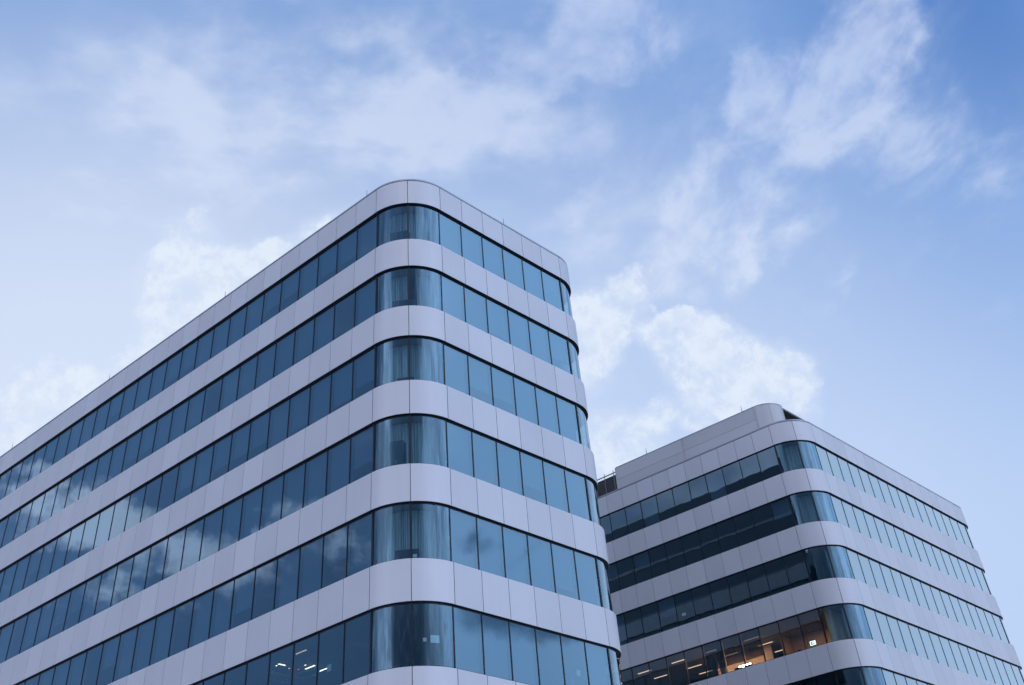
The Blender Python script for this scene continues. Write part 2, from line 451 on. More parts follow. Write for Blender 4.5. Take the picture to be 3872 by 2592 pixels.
# ---- lightning rods along the parapet
def rod_mb(h):
    m = MB(); m.tube((0, 0, 0), (0, 0, 0.06), 0.05, 0.04); m.tube((0, 0, 0.06), (0, 0, h*0.45), 0.025, 0.02, 6); m.tube((0, 0, h*0.45), (0, 0, h), 0.018, 0.010, 6)
    return m
rme = rod_mb(0.62).mesh('lightning_rod', M['rail'])
for x, y in [(-1.95, 0.99), (-1.95, 12.9), (-1.95, 24.8), (-1.95, 36.8), (4.89, -1.95), (A.nR*A.wR + 1.95, 9.0), (A.nR*A.wR + 1.95, 21.0)]:
    o = bpy.data.objects.new('lightning_rod', rme); o.location = (x, y, A.zt + 0.13); link(o, bA)
rmb = rod_mb(0.5).mesh('lightning_rod', M['rail'])

# ---- plant screen on the roof of the farther block
def plant_screen():
    s1, s2, q, h, ln = 1.68, 2.309, 1.461, 2.655, 13.26
    cx = -B.r + s1 + q; cy = -B.r + s2 + q; zb = B.zt - 0.48; zt = B.zt + h
    def path(off, a0=180, a1=270, n=14): return [(cx + (q + off)*math.cos(R(a0 + (a1 - a0)*k/n)), cy + (q + off)*math.sin(R(a0 + (a1 - a0)*k/n))) for k in range(n + 1)]
    yE = cy + ln
    m = MB()
    joint = B.zt + 1.68
    def sheet(pts, z0, z1, smooth):
        for off, rev in ((0.0, False), (-0.1, True)):
            r0 = [(x, y, z0) for x, y in pts[off]]; r1 = [(x, y, z1) for x, y in pts[off]]
            m.grid([r1, r0] if rev else [r0, r1], 0, smooth)
        m.grid([[(x, y, z1) for x, y in pts[0.0]], [(x, y, z1) for x, y in pts[-0.1]]], 0, False)
        m.grid([[(x, y, z0) for x, y in pts[-0.1]], [(x, y, z0) for x, y in pts[0.0]]], 0, False)
        for e, fl in ((0, False), (-1, True)):
            f = [pts[0.0][e] + (z0,), pts[-0.1][e] + (z0,), pts[-0.1][e] + (z1,), pts[0.0][e] + (z1,)]
            m.face(list(reversed(f)) if fl else f, 0)
    X = cx - q
    for ya, yb in ((yE, 8.27 + 0.09), (8.27 - 0.09, cy + 0.09)):
        for z0, z1 in ((zb, joint - 0.008), (joint + 0.008, zt)):
            sheet({0.0: [(X, ya), (X, yb)], -0.1: [(X + 0.1, ya), (X + 0.1, yb)]}, z0, z1, False)
    for a0, a1 in ((180, 224.7), (225.3, 270)):
        sheet({0.0: path(0.0, a0, a1), -0.1: path(-0.1, a0, a1)}, zb, zt, True)
    scr = m.build('plant_screen', M['screen'], bB)
    m = MB()                                                # cover strips at the panel ends and the top edge
    for y in (8.27, cy + 0.0):
        m = MB()
        m.box(X + 0.012, X + 0.09, y - 0.09, y + 0.09, zb, zt - 0.003)
        for dy in (-0.075, 0.045): m.box(X - 0.03, X + 0.0121, y + dy, y + dy + 0.03, zb, zt - 0.002)
        m.build('cover_strip', M['screen'], scr)
    m = MB(); m.box(X - 0.03, X + 0.13, yE + 0.003, yE + 0.09, zb, zt + 0.01); m.build('cover_strip', M['screen'], scr)
    m = MB(); m.box(cx + 0.003, cx + 0.10, cy - q - 0.03, cy - q + 0.14, zb, zt + 0.01); m.build('cover_strip', M['screen'], scr)
    m = MB()
    m.grid([[(x, y, zt + 0.004) for x, y in [(X - 0.02, yE)] + path(0.02)], [(x, y, zt + 0.05) for x, y in [(X - 0.02, yE)] + path(0.02)],
            [(x, y, zt + 0.05) for x, y in [(X + 0.12, yE)] + path(-0.12)], [(x, y, zt + 0.004) for x, y in [(X + 0.12, yE)] + path(-0.12)]], 0, False)
    m.build('screen_capping', M['coping'], scr)
    # louvred stretches beside and beyond the solid screen
    m = MB(); n = 26; xe = B.nR*B.wR - 1.0; yL = cy - q + 0.10
    for k in range(n):
        z = zb + (zt - 0.12 - zb)*k/n
        f = [(cx + 0.11, yL + 0.10, z + 0.11), (xe, yL + 0.10, z + 0.11), (xe, yL, z), (cx + 0.11, yL, z)]
        m.face(list(reversed(f)), 0)
    m.box(cx + 0.11, xe, yL + 0.14, yL + 0.16, zb, zt - 0.13)
    m.box(cx + 0.11, xe, yL - 0.02, yL + 0.16, zt - 0.12, zt)
    m.build('louver', M['louver'], scr)
    m = MB(); xL = X + 0.25; zl = B.zt + 2.27; n = 24
    for k in range(n):
        z = zb + (zl - 0.1 - zb)*k/n
        m.face([(xL, yE + 0.1, z), (xL, yE + 9, z), (xL + 0.1, yE + 9, z + 0.10), (xL + 0.1, yE + 0.1, z + 0.10)][::-1], 0)
    m.box(xL + 0.13, xL + 0.15, yE + 0.1, yE + 9, zb, zl - 0.06); m.box(xL - 0.02, xL + 0.15, yE + 0.1, yE + 9, zl - 0.05, zl)
    m.box(xL - 0.03, xL + 0.1, yE + 0.1, yE + 9, B.zt + 0.42, B.zt + 0.50)
    m.build('louver', M['louver'], scr)
    for y in (2.63, 11.7):
        o = bpy.data.objects.new('lightning_rod', rmb); o.location = (X + 0.05, y, zt + 0.05); link(o, scr)
    m = MB()
    for k in range(7):
        y = yE + 0.42 + k*0.92
        m.tube((xL - 0.08, y, zb), (xL - 0.08, y, B.zt + 2.66), 0.030)
    m.tube((xL - 0.08, yE + 0.12, B.zt + 2.43), (xL - 0.08, yE + 9, B.zt + 2.43), 0.045)
    m.build('railing', M['rail'], bB)
plant_screen()

# ------------------------------------------------------------------ things inside the lit storeys
def put(S, root, x, y, z, rz=0.0):
    root.location = S.W @ Vector((x, y, z)); root.rotation_euler = (0, 0, ROT + rz); return root

zcB = B.zt - B.s0 - 3*FL + 0.03; zfB = B.zt - B.s0 - 4*FL + 0.71
zcA = A.zt - A.s0 - 5*FL + 0.03

def light_fixture(label, group, lamp, ln=1.2, w=0.13):
    t = empty('ceiling_light', (0, 0, 0)); tag(t, label, 'ceiling light', group)
    m = MB(); m.box(-w/2 - .015, w/2 + .015, -ln/2 - .015, ln/2 + .015, -0.045, -0.004); m.build('housing', M['rail'], t)
    m = MB(); m.box(-w/2, w/2, -ln/2, ln/2, -0.062, -0.0455); m.build('diffuser', lamp, t)
    return t
def copy_thing(o):
    c = o.copy(); COL.objects.link(c)
    for ch in list(o.children):
        d = ch.copy(); COL.objects.link(d); d.parent = c
    return c
GB = 'ceiling lights of the lit storey'
spotsB = [(-0.42, 15.1, 'warm strip light nearest the other block, first in the front row of the lit storey'),
          (-0.42, 12.1, 'warm strip light in the front row, second from the near block'),
          (-0.40, 9.2, 'warm strip light in the front row beside the bright pillar edge'),
          (-0.35, 6.1, 'warm strip light in the front row, high above the bright desk lamp'),
          (1.62, 15.2, 'warm strip light of the middle row, nearest the other block'),
          (1.68, 12.2, 'warm strip light of the middle row, second from the near block'),
          (1.50, 9.0, 'short warm strip light between the pillar and the desk lamp window'),
          (1.50, 6.2, 'warm strip light cut by the mullion left of the dark window'),
          (3.62, 12.6, 'faint warm strip light deep in the room left of the low chair'),
          (3.80, 6.3, 'warm strip light deep in the room just left of the pinkish wall')]
proto = None
for x, y, lb in spotsB:
    if proto is None: proto = light_fixture(lb, GB, M['lamp'], 1.15); o = proto
    else: o = copy_thing(proto); o['label'] = lb
    put(B, o, x, y, zcB)
# walls of the lit storey are parts of the farther block
m = MB()
m.box(2.0, 2.1, 6.1, 10.6, zfB, zcB - 0.005)
m.box(2.2, 2.3, -0.6, 4.6, zfB, zcB - 0.004)
m.box(0.9, 2.3, 4.601, 4.7, zfB, zcB - 0.006)
m.box(-1.80, 2.2, -0.30, -0.20, zfB, zcB - 0.007)  # added wall, keeps the warm lamp light out of the curved corner windows
m.build('partition_wall', M['warm_wall'], bB)
m = MB()
m.tube((-1.35, 8.05, zfB), (-1.35, 8.05, zcB - 0.004), 0.24, 0.24, 20); m.build('pillar', M['warm_wall'], bB)

def office_chair(label, group):
    t = empty('office_chair', (0, 0, 0)); tag(t, label, 'chair', group)
    m = MB()
    for k in range(5):
        a = 2*math.pi*k/5; m.tube((0, 0, 0.09), (0.31*math.cos(a), 0.31*math.sin(a), 0.06), 0.03, 0.02)
        m.tube((0.31*math.cos(a) - 0.02, 0.31*math.sin(a), 0.03), (0.31*math.cos(a) + 0.02, 0.31*math.sin(a), 0.03), 0.03)
    m.build('base', M['black'], t)
    m = MB(); m.tube((0, 0, 0.09), (0, 0, 0.44), 0.028); m.build('gas_stem', M['chrome'], t)
    m = MB(); m.box(-0.25, 0.25, -0.24, 0.24, 0.44, 0.52); bevel(m.build('seat', M['black_fabric'], t), 0.04, 3)
    m = MB(); rows = []
    for k in range(9):
        z = 0.56 + 0.055*k; y = 0.24 + 0.03*math.sin(k*0.5) + 0.02*k/8; w = 0.23 - 0.05*(k/8)**2
        rows.append([(w*math.cos(s)*1.0, y + 0.03*math.sin(s) - 0.03*math.cos(s*2), z) for s in [2*math.pi*j/14 for j in range(14)]])
    m.grid(rows, 0, True, True); m.face(list(reversed(rows[0])), 0); m.face(rows[-1], 0); m.build('backrest', M['black_fabric'], t)
    m = MB(); m.box(-0.13, 0.13, 0.24, 0.32, 1.08, 1.26); bevel(m.build('headrest', M['black_fabric'], t), 0.035, 3)
    m = MB(); m.box(-0.02, 0.02, 0.29, 0.32, 0.98, 1.1); m.build('headrest_bracket', M['black'], t)
    for s in (-1, 1):
        m = MB(); m.tube((s*0.24, 0.05, 0.5), (s*0.29, 0.05, 0.70), 0.02); m.box(s*0.29 - 0.04, s*0.29 + 0.04, -0.12, 0.14, 0.70, 0.73); m.build('armrest', M['black'], t)
    return t
c1 = office_chair('black office chair with headrest before the pinkish lit wall', 'office chairs by the lit windows'); put(B, c1, -1.05, 2.45, zfB + 0.02, R(-60))
c2 = copy_thing(c1); c2['label'] = 'black office chair low in the window left of the pillar'; put(B, c2, -0.85, 9.0, zfB - 0.02, R(-110))
def desk(label, x, y):
    t = empty('desk', (0, 0, 0)); tag(t, label, 'desk', 'desks by the lit windows')
    m = MB(); m.box(-0.4, 0.4, -0.8, 0.8, 0.71, 0.74); bevel(m.build('desk_top', M['wood'], t), 0.005)
    for sx in (-1, 1):
        for sy in (-1, 1):
            m = MB(); m.tube((sx*0.35, sy*0.74, 0), (sx*0.35, sy*0.74, 0.71), 0.025); m.build('leg', M['rail'], t)
    put(B, t, x, y, zfB)
    return t
desk('wooden desk under the bright lamp in the lit storey', -0.95, 6.75)
t = empty('desk_lamp', (0, 0, 0)); tag(t, 'bright white bar lamp standing on the desk in the lit storey', 'lamp')
m = MB(); m.tube((0, 0, 0), (0, 0, 0.02), 0.1, 0.09, 16); m.build('base', M['rail'], t)
m = MB(); m.tube((0, 0, 0.02), (0, 0, 0.56), 0.012); m.build('stem', M['rail'], t)
m = MB(); m.box(-0.10, 0.10, -0.55, 0.55, 0.62, 0.66); m.build('shade', M['rail'], t)
m = MB(); m.box(-0.09, 0.09, -0.54, 0.54, 0.555, 0.6195); m.build('tube', M['lamp_hot'], t)
put(B, t, -0.80, 6.75, zfB + 0.74)
t.scale = (1, 0.8, 1)
def monitor(label, x, y):
    t = empty('monitor', (0, 0, 0)); tag(t, label, 'monitor', 'monitors in the lit storey')
    m = MB(); m.box(-0.1, 0.1, -0.13, 0.13, 0, 0.012); m.tube((0, 0, 0.012), (0, 0, 0.2), 0.02); m.build('stand', M['black'], t)
    m = MB(); m.box(-0.02, 0.02, -0.3, 0.3, 0.13, 0.49); bevel(m.build('screen', M['black'], t), 0.008)
    put(B, t, x, y, zfB + 0.74)
monitor('black monitor back below the bright bar lamp', -1.12, 7.1)
monitor('black monitor back right of the bright bar lamp', -1.12, 6.3)

def exit_sign(label, white, green):
    t = empty('exit_sign', (0, 0, 0)); tag(t, label, 'exit sign', 'exit signs indoors')
    m = MB(); m.box(-0.03, 0.03, -0.21, 0.21, -0.13, 0.13); m.build('housing', M['rail'], t)
    m = MB(); m.box(-0.034, -0.0305, -0.20, 0.20, -0.12, 0.12); m.build('lit_panel', white, t)
    m = MB()                                             # running figure, door and arrow
    x0, x1 = -0.039, -0.0345
    m.box(x0, x1, -0.15, 0.15, -0.085, 0.085)
    m.build('green_field', green, t)
    m = MB(); x0, x1 = -0.043, -0.0392
    m.box(x0, x1, -0.13, -0.06, -0.065, 0.065)
    def bar(a, b, w):
        (ya, za), (yb, zb) = a, b; d = Vector((yb - ya, zb - za)).normalized(); n = Vector((-d.y, d.x))*w
        p = [(ya + n.x, za + n.y), (ya - n.x, za - n.y), (yb - n.x, zb - n.y), (yb + n.x, zb + n.y)]
        m.face([(x0, y, z) for y, z in p], 0); m.face([(x0 + 0.003, y, z) for y, z in reversed(p)], 0)
    bar((0.0, 0.03), (0.02, -0.02), 0.014); bar((0.02, -0.02), (-0.02, -0.055), 0.010); bar((0.02, -0.02), (0.06, -0.05), 0.010)
    bar((0.0, 0.025), (-0.04, 0.0), 0.008); bar((0.0, 0.025), (0.05, 0.02), 0.008)
    m.tube((x0, -0.012, 0.052), (x1, -0.012, 0.052), 0.016, 0.016, 12)
    bar((0.08, 0.0), (0.13, 0.0), 0.010)
    m.build('pictogram', white, t)
    m = MB(); m.tube((0, -0.12, 0.13), (0, -0.12, 1.25), 0.008); m.tube((0, 0.12, 0.13), (0, 0.12, 1.25), 0.008); m.build('hanger', M['rail'], t)
    return t
t = exit_sign('green lit exit sign hanging behind the last flat window of the lit storey', M['sign_white'], M['sign_green']); put(B, t, -1.57, 1.16, 18.13 + ZC, R(0)); t.scale = (1, 1.0, 1.0)
t = exit_sign('faint exit sign in the dark storey above the lit one', M['sign_dim'], M['black']); put(B, t, -0.67, 10.8, 22.47 + ZC); t.scale = (0.7, 0.7, 0.7)

# lights and lighting truss seen through the lowest storey of the near block
GA = 'lights in the lowest visible storey of the near block'
pa = None
for x, y, ln, lb, hot in [(-1.17, 5.2, 0.7, 'dim strip light highest in the lit bay of the near block', 0), (0.38, 6.55, 0.6, 'strip light over the end of the truss in the near block', 1),
                      (1.05, 6.6, 0.6, 'strip light right of the truss in the near block', 1), (-0.78, 6.88, 0.34, 'bright short lamp left of the truss in the near block', 1)]:
    o = light_fixture(lb, GA, M['lamp_mid'] if hot else M['lamp_dim'], ln, 0.07)
    put(A, o, x, y, zcA, R(90) if ln < 0.4 else 0)
def spot(label, x, y, mat, d=0.28):
    t = empty('spotlight', (0, 0, 0)); tag(t, label, 'spotlight', 'spotlights in the near block')
    m = MB(); m.tube((0, 0, 0), (0, 0, -d), 0.012); m.build('stem', M['black'], t)
    m = MB(); m.tube((0, 0, -d), (0.03, -0.02, -d - 0.12), 0.035, 0.05, 12); m.build('housing', M['black'], t)
    m = MB(); m.tube((0.0305, -0.0203, -d - 0.121), (0.033, -0.022, -d - 0.135), 0.044, 0.03, 12); m.build('bulb', mat, t)
    put(A, t, x, y, zcA)
spot('leftmost small bright spotlight in the near block', -1.11, 6.85, M['lamp_mid'], 0.02)
spot('small bright spotlight above the truss', -0.22, 6.15, M['lamp_mid'], 0.03)
spot('small red pilot lamp above the truss', -0.1, 6.75, M['red_lamp'], 0.03)
spot('warm spotlight beside the bright short lamp', -0.46, 6.88, M['lamp'], 0.02)
t = empty('lighting_truss', (0, 0, 0)); tag(t, 'pale metal lighting truss hung under the ceiling of the near block', 'truss')
m = MB()
for a, b in [((-0.73, 7.70), (1.05, 7.80)), ((-0.17, 8.45), (1.3, 8.5)), ((0.45, 7.72), (0.37, 6.3)), ((1.04, 7.86), (1.05, 7.1))]:
    m.box(min(a[0], b[0]) - 0.025, max(a[0], b[0]) + 0.025, min(a[1], b[1]) - 0.025, max(a[1], b[1]) + 0.025, -0.15, -0.10)
m.build('chord', M['paper'], t)
m = MB()
for k in range(6):
    x = -0.6 + 0.3*k; m.tube((x, 7.75, -0.125), (x + 0.15, 7.75, -0.30), 0.012); m.tube((x + 0.15, 7.75, -0.30), (x + 0.3, 7.75, -0.125), 0.012)
for x, y in ((-0.5, 7.75), (0.9, 7.75), (1.1, 8.47)): m.tube((x, y, -0.1), (x, y, 0.0), 0.012)
m.build('bracing', M['paper'], t)
put(A, t, 0, 0, zcA)

hot = [(-0.36, 8.85, 'bright spotlight at the end of a strip light, left of the pillar'), (3.9, 5.75, 'bright spotlight deep in the room above the pinkish wall')]
for x, y, lb in hot:
    t = empty('spotlight', (0, 0, 0)); tag(t, lb, 'spotlight', 'spotlights of the lit storey')
    m = MB(); m.tube((0, 0, 0), (0, 0, -0.05), 0.012); m.build('stem', M['black'], t)
    m = MB(); m.tube((0, 0, -0.05), (0, 0, -0.13), 0.05, 0.06, 12); m.build('housing', M['black'], t)
    m = MB(); m.tube((0, 0, -0.131), (0, 0, -0.17), 0.055, 0.04, 12); m.build('bulb', M['lamp_hot'], t)
    put(B, t, x, y, zcB)

# the light those lamps throw on the walls and ceiling of the lit storey
for x, y, w in ((0.6, 7.4, 80), (0.6, 9.6, 100), (0.5, 2.6, 38), (-0.4, 12.1, 14)):
    ld = bpy.data.lights.new('office_lamp', 'AREA'); ld.energy = w; ld.color = (1.0, 0.52, 0.27); ld.shape = 'RECTANGLE'; ld.size = 0.15; ld.size_y = 1.15
    lo = bpy.data.objects.new('office_lamp', ld); COL.objects.link(lo); lo.location = B.W @ Vector((x, y, zcB - 0.08)); lo.rotation_euler = (0, 0, ROT)

# ---- paper sheets stuck inside the glass of the near block
def sheet(label, x, y, z, rz, w, h):
    m = MB(); n = 6
    f = [[(-w/2 + w*i/n, 0.004*math.sin(i*0.9), -h/2 + h*j) for i in range(n + 1)] for j in (0, 1)]
    b = [[(px, py + 0.002, pz) for px, py, pz in r] for r in f]
    m.grid(f, 0, True); m.grid([b[1], b[0]], 0, True)
    o = m.build('paper_sheet', M['paper'], None); tag(o, label, 'paper', 'paper sheets stuck in windows'); put(A, o, x, y, z, rz); return o
def onarc(S, ang, q): return q*math.cos(R(ang)), q*math.sin(R(ang))
q = A.r - REC - 0.03
x, y = onarc(A, -112.1, q); sheet('largest pale sheet in the curved corner window of the lowest storey', x, y, 11.07 + ZC, R(-112.1 + 90), 0.33, 0.25)
x, y = onarc(A, -122.5, q); sheet('small pale sheet left of the largest one in the curved corner window', x, y, 11.04 + ZC, R(-122.5 + 90), 0.12, 0.12)
x, y = onarc(A, -131.2, q); sheet('small pale sheet at the sill of the curved window one storey up', x, y, 13.90 + ZC, R(-131.2 + 90), 0.15, 0.12)
sheet('pale sheet low in a flat window right of the corner', 6.85, -q, 11.03 + ZC, 0, 0.22, 0.2)
sheet('bluish sheet beside the bright strip light left of the corner', -q, 2.32, 10.92 + ZC, R(-90), 0.24, 0.24)

# ---- dark cabinets standing behind the curved corner glass
def cabinet(label, S, ang, b, w, h, d=0.3, q=1.93):
    t = empty('cabinet', (0, 0, 0)); tag(t, label, 'cabinet', 'cabinets behind the curved corner')
    m = MB(); m.box(-w/2, w/2, 0, d, 0, h); bevel(m.build('carcass', M['cabinet'], t), 0.01)
    for s in (-1, 1):
        m = MB(); m.box(s*w/4 - w/4 + 0.008, s*w/4 + w/4 - 0.008, -0.02, -0.001, 0.05, h - 0.02)
        dr = m.build('door', M['cabinet'], t)
        m = MB(); m.box(-s*0.03 + s*0.02 - 0.008, -s*0.03 + s*0.02 + 0.008 + 0.03, -0.045, -0.021, h*0.5, h*0.5 + 0.12); m.build('handle', M['rail'], dr)
    x, y = onarc(S, ang, q); zf = S.zt - S.s0 - (b + 1)*FL + 0.71
    put(S, t, x, y, zf, R(ang + 90))
names = ['top', 'second', 'third', 'fourth', 'fifth']
for b, ang, w, h in [(0, -148, 0.9, 1.45), (1, -142, 1.0, 1.25), (2, -140, 0.7, 1.05), (3, -152, 0.6, 1.9), (4, -140, 0.9, 1.2)]:
    cabinet('dark cabinet behind the curved corner glass of the %s storey' % names[b], A, ang, b, w, h)

# ------------------------------------------------------------------ ground
m = MB(); m.face([(-1500, -1500, 0), (1500, -1500, 0), (1500, 1500, 0), (-1500, 1500, 0)], 0)
tag(m.build('ground', M['paving']), kind='structure')

#SKYBEGIN
# (azimuth, elevation, tilt, half length, half width, weight), degrees and radians on the sky
ALTO = [(-12, 41, 8, 0.40, 0.13, 0.30), (16, 38, 20, 0.30, 0.13, 0.20), (-26.715, 37.887, 11.86, 0.117, 0.06, 0.45), (-21.25, 43.214, 18.173, 0.087, 0.046, 0.5), (-14.066, 42.663, 4.576, 0.14, 0.063, 0.5), (-6.5, 41.63, -0.666, 0.107, 0.056, 0.45), (-1.942, 44.956, 8.28, 0.083, 0.043, 0.35), (5.656, 46.099, 17.55, 0.113, 0.032, 0.75), (10.911, 46.887, 8.948, 0.067, 0.038, 0.6), (14.34, 34.22, 27.999, 0.055, 0.038, 1.2), (15.704, 33.097, -23.498, 0.024, 0.016, 0.5), (19.082, 37.488, 22.947, 0.065, 0.032, 0.95), (17.282, 35.931, 29.772, 0.035, 0.024, 0.5), (24.915, 41.39, 19.527, 0.123, 0.036, 1.0), (28.935, 42.845, 2.488, 0.049, 0.032, 0.6), (18.631, 40.967, 16.942, 0.044, 0.017, 0.45), (28.479, 35.728, -45.228, 0.10, 0.05, 0.34), (20.308, 33.988, -7.06, 0.047, 0.02, 0.5), (4.845, 37.137, 31.179, 0.03, 0.012, 0.6), (6.799, 35.433, 9.414, 0.027, 0.017, 0.3), (-17.75, 37.812, 9.551, 0.137, 0.025, 0.4), (22.093, 30.647, 21.934, 0.025, 0.011, 0.25), (-31.883, 42.054, 17.208, 0.098, 0.079, 0.35), (-19.507, 47.285, 15.337, 0.083, 0.033, 0.3), (29.442, 32.958, -22.522, 0.05, 0.03, 0.12), (10.956, 32.522, -15.707, 0.049, 0.017, 0.3), (0.265, 43.104, 29.832, 0.052, 0.026, 0.4), (3.961, 41.062, -7.588, 0.051, 0.021, 0.35), (-26.149, 40.819, 12.511, 0.058, 0.028, 0.3), (-11.705, 46.193, 23.255, 0.063, 0.03, 0.4)]
CUM = [(-20.633, 33.313, 6.544, 0.034, 0.044, 1.0), (-21.06, 30.752, 6.02, 0.029, 0.031, 1.0), (-16.408, 34.585, 4.426, 0.024, 0.023, 1.0), (-15.064, 35.256, 30.935, 0.027, 0.019, 1.0), (-12.825, 36.192, 29.603, 0.037, 0.021, 0.9), (-27.255, 26.47, 24.068, 0.04, 0.026, 1.0), (-25.228, 27.669, 43.591, 0.026, 0.012, 0.6), (6.206, 31.758, 16.551, 0.039, 0.02, 1.0), (4.391, 30.303, 18.818, 0.028, 0.024, 0.9), (12.689, 27.743, -25.057, 0.056, 0.028, 1.0), (10.517, 29.733, -5.048, 0.045, 0.013, 0.9), (14.055, 26.129, -22.611, 0.039, 0.024, 1.0), (5.905, 24.387, -7.199, 0.036, 0.029, 1.0), (8.988, 25.568, -8.727, 0.022, 0.01, 0.7), (11.915, 24.908, 26.817, 0.026, 0.022, 0.6), (-23.306, 33.257, 8.084, 0.023, 0.024, 0.5), (4.454, 28.189, -6.94, 0.017, 0.016, 0.5), (-17.69, 31.933, 36.521, 0.046, 0.025, 0.6)]
SIDE = [(-74, 21.8, 12, 0.07, 0.025, 0.8), (-79, 20.2, 14, 0.10, 0.022, 0.9), (-84, 19.6, 8, 0.06, 0.016, 0.6), (-87.5, 20.6, 12, 0.05, 0.018, 0.9), (-76, 18.0, 5, 0.09, 0.014, 0.5)]
DARK = [(84, 20.5, 0, 0.035, 0.014, 0.7), (81.5, 19.5, -20, 0.03, 0.01, 0.5), (84, 16.6, 0, 0.04, 0.02, 0.8), (79.8, 16.0, 10, 0.05, 0.014, 0.8)]

SUN_EL, SUN_AZ = 58.0, 190.0           # azimuth clockwise from +Y
world = bpy.data.worlds.new('World'); C.world = world; world.use_nodes = True
world.node_tree.nodes.clear()
t = NT(world.node_tree)
out = t.node('ShaderNodeOutputWorld')
D = t.node('ShaderNodeTexCoord').outputs['Generated']
D = t.vmath('NORMALIZE', D)
sep = t.node('ShaderNodeSeparateXYZ', {0: D}); dz = sep.outputs[2]
sky = t.node('ShaderNodeTexSky', sky_type='NISHITA', sun_disc=False, sun_elevation=R(SUN_EL), sun_rotation=R(SUN_AZ))
sky.air_density = 1.0; sky.dust_density = 0.6; sky.ozone_density = 2.0
STR = 0.1
def ten(c): return tuple(k/STR for k in c)
def adir(az, el): return (math.sin(R(az))*math.cos(R(el)), math.cos(R(az))*math.cos(R(el)), math.sin(R(el)))
def near(az, el, lo, hi):               # 1 at a direction, falling to 0 at the angle lo..hi (degrees)
    return t.remap(t.vmath('DOT_PRODUCT', D, adir(az, el)), math.cos(R(hi)), math.cos(R(lo)))
def mixs(f, k, a, b): return t.mix(t.math('MULTIPLY', f, k), a, b)
# clear air: deep blue overhead, pale towards the horizon, palest low on the left, deepest high on the right
base = t.mix(0.8, t.mix(1.0, sky.outputs[0], (1.0, 1.1, 1.3), 'MULTIPLY'), ten((0.27, 0.44, 0.80)))
base = mixs(t.remap(dz, 0.66, 0.27), 0.92, base, ten((0.50, 0.655, 0.93)))
base = mixs(near(-24, 18, 4, 33), 0.9, base, ten((0.70, 0.79, 0.96)))
base = mixs(near(6, 22, 4, 24), 0.6, base, ten((0.60, 0.715, 0.945)))
base = mixs(near(48, 44, 3, 34), 0.34, base, ten((0.18, 0.36, 0.77)))
base = mixs(near(50, 47, 2, 22), 0.9, base, ten((0.065, 0.19, 0.53)))
# unseen bright sky added to light facades and glass, darker weather on the left
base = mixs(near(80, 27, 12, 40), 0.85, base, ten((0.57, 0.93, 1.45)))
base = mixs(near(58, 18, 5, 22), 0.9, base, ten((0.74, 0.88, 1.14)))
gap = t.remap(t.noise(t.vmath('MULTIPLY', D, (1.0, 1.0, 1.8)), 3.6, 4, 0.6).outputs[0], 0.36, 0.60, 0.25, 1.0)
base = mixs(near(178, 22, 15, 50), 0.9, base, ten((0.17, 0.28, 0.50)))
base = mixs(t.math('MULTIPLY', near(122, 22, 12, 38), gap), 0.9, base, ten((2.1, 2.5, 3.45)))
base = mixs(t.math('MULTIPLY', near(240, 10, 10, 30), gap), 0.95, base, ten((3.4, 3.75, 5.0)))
base = mixs(near(-84, 24, 10, 40), 0.95, base, ten((0.09, 0.182, 0.36)))

def cloud_field(P, blobs):
    total = None
    for az, el, rot, a, b, w in blobs:
        c = Vector(adir(az, el)); E = Vector((math.cos(R(az)), -math.sin(R(az)), 0)); N = c.cross(E); N = N if N.z > 0 else -N
        u = E*math.cos(R(rot)) + N*math.sin(R(rot)); v = c.cross(u)
        e = Matrix((u, v, c)).transposed().to_euler()
        mp = t.node('ShaderNodeMapping', {'Vector': P, 'Location': c, 'Rotation': e, 'Scale': (a*1.5, b*1.5, 0.5)}, vector_type='TEXTURE')
        g = t.node('ShaderNodeTexGradient', {'Vector': mp.outputs[0]}, gradient_type='SPHERICAL').outputs['Fac']
        total = t.math('MULTIPLY', g, w) if total is None else t.math('MULTIPLY_ADD', g, w, total)
    return total
def warp(scale, amp, detail=3):
    n = t.noise(D, scale, detail, 0.55).outputs['Color']
    return t.vmath('ADD', D, t.vmath('SCALE', t.vmath('SUBTRACT', n, (0.5, 0.5, 0.5)), amp))
# high thin cloud, drawn out by the wind
zc_ = t.math('MAXIMUM', dz, 0.12)
Pa = t.vmath('DIVIDE', D, t.node('ShaderNodeCombineXYZ', {0: zc_, 1: zc_, 2: 1.0}).outputs[0])
str_ = t.node('ShaderNodeMapping', {'Vector': Pa, 'Rotation': (0, 0, R(38)), 'Scale': (1.5, 0.9, 0.0)}, vector_type='POINT').outputs[0]
n0 = t.noise(Pa, 2.6, 4, 0.55, 2.1, 0.3).outputs[0]
left = t.remap(sep.outputs[0], -0.02, 0.20)                # rounder puffs on the left, combed-out streaks on the right
def blend(a, b): return t.math('ADD', t.math('MULTIPLY', a, t.math('SUBTRACT', 1.0, left)), t.math('MULTIPLY', b, left))
n1 = blend(t.noise(Pa, 6.0, 5, 0.50, 2.1, 0.2).outputs[0], t.noise(str_, 5.5, 6, 0.55, 2.1, 0.45).outputs[0])
n2 = blend(t.noise(Pa, 15.0, 4, 0.52, 2.1, 0.1).outputs[0], t.noise(str_, 15.0, 4, 0.56, 2.2, 0.3).outputs[0])
fa = t.math('MINIMUM', cloud_field(warp(8.0, 0.17, 6), ALTO), 0.75)
tex = t.math('ADD', t.math('MULTIPLY', t.math('SUBTRACT', n1, 0.5), 1.5), t.math('ADD', t.math('MULTIPLY', t.math('SUBTRACT', n2, 0.5), 0.55), t.math('MULTIPLY', t.math('SUBTRACT', n0, 0.5), 1.0)))
da = t.math('ADD', t.math('MULTIPLY', fa, 1.0), t.math('MULTIPLY', tex, t.math('MULTIPLY_ADD', fa, 1.7, 0.42)))
alto = t.remap(da, 0.0, 1.15)
